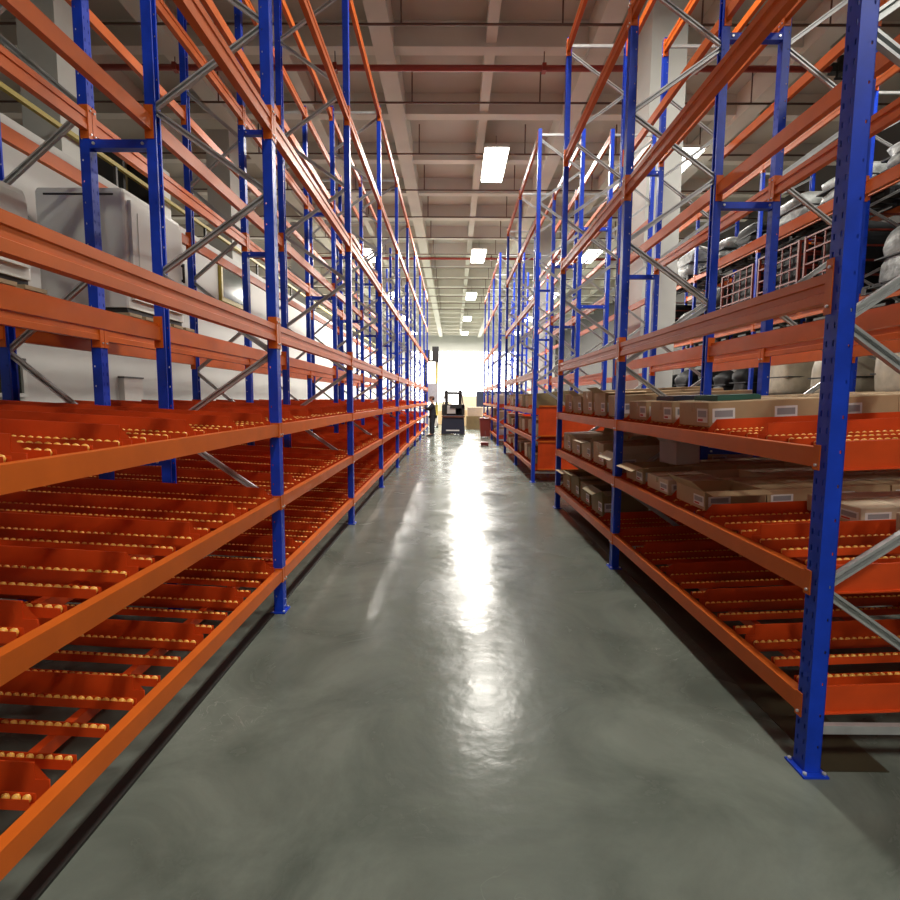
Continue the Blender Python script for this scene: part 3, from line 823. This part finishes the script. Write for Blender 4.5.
m = MB(); m.box(-.3, .12, .3, .7, .92, 1.04, BLACK); m.hexa([(-.3, .2, 1.0), (.12, .2, 1.0), (.12, .3, 1.0), (-.3, .3, 1.0), (-.28, .12, 1.38), (.1, .12, 1.38), (.1, .2, 1.38), (-.28, .2, 1.38)], GREYBOX); m.build('seat', fk)
m = MB(); m.tube((.2, .5, .92), (.2, .62, 1.22), .03, BLACK); m.tube((.2, .60, 1.2), (.2, .64, 1.23), .16, BLACK, n=16); m.build('steering_column', fk)
for sx in (-1, 1):
    m = MB(); m.box(sx*.34-.075, sx*.34+.075, .95, 1.12, .1, 2.14, DARKST); m.box(sx*.28-.03, sx*.28+.03, .98, 1.10, .1, 2.0, DARKST); m.build('mast_rail', fk)
    m = MB(); m.tube((sx*.36-.07, .25, .16), (sx*.36+.07, .25, .16), .16, BLACK, n=18); m.build('wheel', fk)
    m = MB(); m.box(sx*.47-.07, sx*.47+.07, .9, 2.2, .05, .2, NAVY); m.build('outrigger', fk)
    m = MB(); m.box(sx*.2-.05, sx*.2+.05, 1.2, 2.3, .06, .1, DARKST); m.box(sx*.2-.05, sx*.2+.05, 1.15, 1.2, .06, .6, DARKST); m.build('fork', fk)
    m = MB(); m.tube((sx*.48, .15, 1.38), (sx*.40, .35, 2.0), .025, DARKST); m.build('guard_pillar', fk)
m = MB(); m.box(-.42, .42, .96, 1.1, 1.93, 2.05, DARKST); m.box(-.36, .36, .97, 1.08, 1.3, 1.36, DARKST); m.build('mast_crossbar', fk)
m = MB()
m.box(-.44, -.40, .3, 1.1, 1.98, 2.03, DARKST); m.box(.40, .44, .3, 1.1, 1.98, 2.03, DARKST)
for k in range(5): m.box(-.42, .42, .32+.17*k, .35+.17*k, 1.99, 2.02, DARKST)
m.build('overhead_guard', fk)
m = MB(); m.tube((0, 1.04, .3), (0, 1.04, 1.75), .03, GALV, n=8); m.build('lift_cylinder', fk)
# raised yellow and blue lift behind on the left
ls = empty('stock_picker', (-1.35, 31.5, 0), 'yellow and grey order picker mast standing left of the reach truck', 'forklift')
m = MB(); m.box(-.4, .4, 0, 1.6, .08, .7, GREYBOX); m.build('chassis', ls)
for sx in (-1, 1):
    m = MB(); m.box(sx*.35-.07, sx*.35+.07, .6, .75, .7, 4.6, YELLOW if sx > 0 else DARKST); m.build('mast_rail', ls)
    m = MB(); m.tube((sx*.4-.06, .3, .14), (sx*.4+.06, .3, .14), .14, BLACK, n=14); m.build('wheel', ls)
m = MB(); m.box(-.2, .42, -.2, .6, 1.5, 2.6, GALV); m.box(-.26, -.2, -.25, .6, 1.4, 2.7, NAVY); m.build('operator_cage', ls)
m = MB(); m.box(-.42, -.05, -.1, .6, 3.9, 4.55, DARKST); m.box(.1, .48, -.1, .6, 3.9, 4.75, DARKST); m.box(-.42, .48, .3, .6, 3.9, 4.0, YELLOW); m.build('lift_carriage', ls)

# ------------------------------------------------------------------ person at the end of the left rack
def skin_body(name, verts, edges, radii, m, root=0, parent=None, sub=2):
    me = bpy.data.meshes.new(name); me.from_pydata(verts, edges, []); me.materials.append(m)
    o = obj(name, me, parent)
    md = o.modifiers.new('skin', 'SKIN'); md.use_smooth_shade = True
    sv = me.skin_vertices[0].data
    for i, r in enumerate(radii):
        rr = r if isinstance(r, tuple) else (r, r)
        sv[i].radius = rr; sv[i].use_root = (i == root)
    ss = o.modifiers.new('sub', 'SUBSURF'); ss.levels = sub; ss.render_levels = sub
    return o
pz = empty('person', (-.93, 24.2, 0), 'person in dark clothes and a brown cap reaching into the left rack', 'person', rot=(0, 0, R(90)))
pz.scale = (1.14, 1.16, 1.03)
# local frame: +y is where the person faces (turned to the left rack)
V = [(0, 0, .93), (0, .01, 1.12), (0, .0, 1.30), (0, -.01, 1.42), (0, .02, 1.50), (0, .035, 1.56), (0, .045, 1.66),
     (.09, 0, .88), (.10, .02, .50), (.105, -.01, .10), (.11, .13, .045),
     (-.09, 0, .88), (-.10, .05, .50), (-.105, .04, .10), (-.11, .18, .045),
     (.17, 0, 1.38), (.21, .12, 1.16), (.18, .33, 1.22), (.17, .40, 1.24),
     (-.17, 0, 1.38), (-.22, .17, 1.20), (-.17, .36, 1.33), (-.16, .43, 1.35)]
E = [(0, 1), (1, 2), (2, 3), (3, 4), (4, 5), (5, 6), (0, 7), (7, 8), (8, 9), (9, 10), (0, 11), (11, 12), (12, 13), (13, 14), (3, 15), (15, 16), (16, 17), (17, 18), (3, 19), (19, 20), (20, 21), (21, 22)]
RAD = [(.15, .11), (.14, .10), (.16, .11), (.12, .085), .05, (.07, .08), (.065, .08), .09, .062, .045, (.045, .035), .09, .062, .045, (.045, .035), .06, .042, .032, .026, .06, .042, .032, .026]
# five fingers on each hand, closing on the carton edge
for hand, sgn in ((18, 1), (22, -1)):
    hx, hy, hz = V[hand]
    p = len(V); V.append((hx, hy+.06, hz+.005)); E.append((hand, p)); RAD.append((.036, .016))
    for k, (ox, ln_) in enumerate(((-.03, .06), (-.01, .07), (.01, .066), (.03, .052))):
        q = len(V)
        V += [(hx+ox, hy+.07+ln_*.5, hz+.008), (hx+ox, hy+.07+ln_*.9, hz-.025)]
        E += [(p, q), (q, q+1)]; RAD += [.009, .008]
    q = len(V); V += [(hx-sgn*.045, hy+.05, hz-.012), (hx-sgn*.05, hy+.09, hz-.03)]
    E += [(hand, q), (q, q+1)]; RAD += [.011, .009]
skin_body('body', V, E, RAD, SKIN, 0, pz)
# clothes follow the body
shirt = skin_body('jacket', [(0, 0, .78), (0, .01, 1.12), (0, 0, 1.30), (0, -.01, 1.41), (0, .012, 1.46), (.17, 0, 1.38), (.21, .12, 1.16), (.182, .31, 1.215), (-.17, 0, 1.38), (-.22, .17, 1.20), (-.172, .345, 1.32)],
                  [(0, 1), (1, 2), (2, 3), (3, 4), (3, 5), (5, 6), (6, 7), (3, 8), (8, 9), (9, 10)], [(.20, .16), (.18, .14), (.195, .14), (.15, .11), (.075, .075), .085, .062, .05, .085, .062, .05], CLOTH, 0, pz)
tr = skin_body('trousers', [(0, 0, .99), (.09, 0, .84), (.10, .02, .50), (.105, -.01, .09), (-.09, 0, .84), (-.10, .05, .50), (-.105, .04, .09)],
               [(0, 1), (1, 2), (2, 3), (0, 4), (4, 5), (5, 6)], [(.17, .13), .125, .092, .075, .125, .092, .075], CLOTH, 0, pz)
for sx, sy in ((.108, .05), (-.108, .10)):
    m = MB(); m.hexa([(sx-.048, sy-.12, 0), (sx+.048, sy-.12, 0), (sx+.05, sy+.16, 0), (sx-.05, sy+.16, 0), (sx-.042, sy-.11, .09), (sx+.042, sy-.11, .09), (sx+.03, sy+.14, .05), (sx-.03, sy+.14, .05)], BLACK); m.build('shoe', pz)
m = MB(); m.ball((0, .04, 1.655), .078, .098, .10, SKIN, 14, 10)
m.hexa([(-.012, .13, 1.625), (.012, .13, 1.625), (.012, .155, 1.628), (-.012, .155, 1.628), (-.007, .125, 1.67), (.007, .125, 1.67), (.007, .135, 1.67), (-.007, .135, 1.67)], SKIN)
for sx in (-1, 1): m.ball((sx*.079, .035, 1.65), .012, .02, .03, SKIN)
hd = m.build('head', pz)
m = MB()
for sx in (-1, 1): m.ball((sx*.03, .13, 1.662), .011, .008, .008, HAIR)
m.box(-.022, .022, .128, .134, 1.598, 1.604, BROWNP); m.build('face_feature', hd)
m = MB(); m.ball((0, .025, 1.665), .082, .098, .098, HAIR, 14, 8); m.build('hair', hd)
m = MB(); m.ball((0, .035, 1.695), .088, .108, .085, CAPM, 14, 8); m.hexa([(-.07, .10, 1.70), (.07, .10, 1.70), (.06, .21, 1.685), (-.06, .21, 1.685), (-.07, .10, 1.712), (.07, .10, 1.712), (.06, .21, 1.695), (-.06, .21, 1.695)], CAPM); m.build('cap', hd)

# ------------------------------------------------------------------ bits at the far end
t = empty('waste_bin', (1.42, 23.6, 0), 'dark red square bin standing by the far right rack', 'bin')
m = MB(); m.hexa([(-.2, -.2, .06), (.2, -.2, .06), (.2, .2, .06), (-.2, .2, .06), (-.24, -.24, .82), (.24, -.24, .82), (.24, .24, .82), (-.24, .24, .82)], REDBIN); m.build('body', t)
m = MB(); m.box(-.26, .26, -.26, .26, .82, .87, REDBIN); m.box(-.1, .1, -.27, -.25, .83, .85, BLACK); m.build('lid', t)
for sx in (-1, 1):
    m = MB(); m.tube((sx*.14-.02, .12, .05), (sx*.14+.02, .12, .05), .05, BLACK, n=12); m.build('wheel', t)
t = empty('hand_trolley', (1.15, 19.2, 0), 'small red trolley with thin upright handle on the aisle floor', 'trolley')
m = MB(); m.box(-.14, .14, -.12, .12, .03, .15, REDBIN); m.build('deck', t)
m = MB(); m.tube((.03, .1, .13), (.02, .14, .55), .008, DARKST, n=6); m.build('handle', t)
for sx in (-1, 1):
    m = MB(); m.tube((sx*.1-.015, 0, .025), (sx*.1+.015, 0, .025), .025, BLACK, n=10); m.build('wheel', t)
# stacked cartons on the floor past the truck
gi = 0
for (x, y, z, lx, ly, h, mm, lab) in (
    (1.35, 30.2, 0, 1.2, 1.0, .75, CARD2, 'wide brown carton on the floor behind the red bin'),
    (1.2, 30.2, .752, .8, .8, .5, CARDL, 'pale carton stacked on the wide brown one'),
    (2.1, 33.0, 0, 1.0, 1.0, 1.2, CARDL, 'tall pale carton on the floor at the far end, rightmost'),
    (.95, 34.0, 0, 1.1, 1.0, 1.0, CARD, 'brown carton on the floor at the far end, just right of truck'),
    (.95, 34.0, 1.002, 1.0, .9, .9, CARDL, 'pale carton stacked high at the far end, right of truck'),
    (-.55, 36.0, 0, 1.2, 1.0, .9, CARD, 'brown carton on the floor far behind, left of truck'),
    (-.55, 36.0, .902, .9, .9, .6, CARDL, 'pale carton stacked on brown one far behind, left of truck')):
    carton(x, y, z, lx, ly, h, lab, 'cartons at the far end', mm, parts=True)
t = empty('screen_panel', (3.3, 37.0, 0), 'grey screen panel on feet beyond the far carton stacks', 'screen')
m = MB(); m.box(-1.7, 1.7, 0, .06, .25, 2.25, NAVY); m.build('sheet', t)
for sx in (-1.4, 1.4):
    m = MB(); m.box(sx-.05, sx+.05, -.3, .36, 0, .06, DARKST); m.box(sx-.04, sx+.04, .06, .1, .06, 2.2, DARKST); m.build('foot', t)

# ------------------------------------------------------------------ world and view
wd = bpy.data.worlds.new('world'); scene.world = wd; wd.use_nodes = True
wd.node_tree.nodes['Background'].inputs[0].default_value = (.8, .9, 1, 1); wd.node_tree.nodes['Background'].inputs[1].default_value = .3
vs = scene.view_settings
vs.view_transform = 'Standard'; vs.look = 'None'; vs.gamma = 1; vs.use_curve_mapping = False; vs.exposure = 0.2
scene.cycles.use_denoising = True
scene.cycles.max_bounces = 8
scene.cycles.sample_clamp_indirect = 6
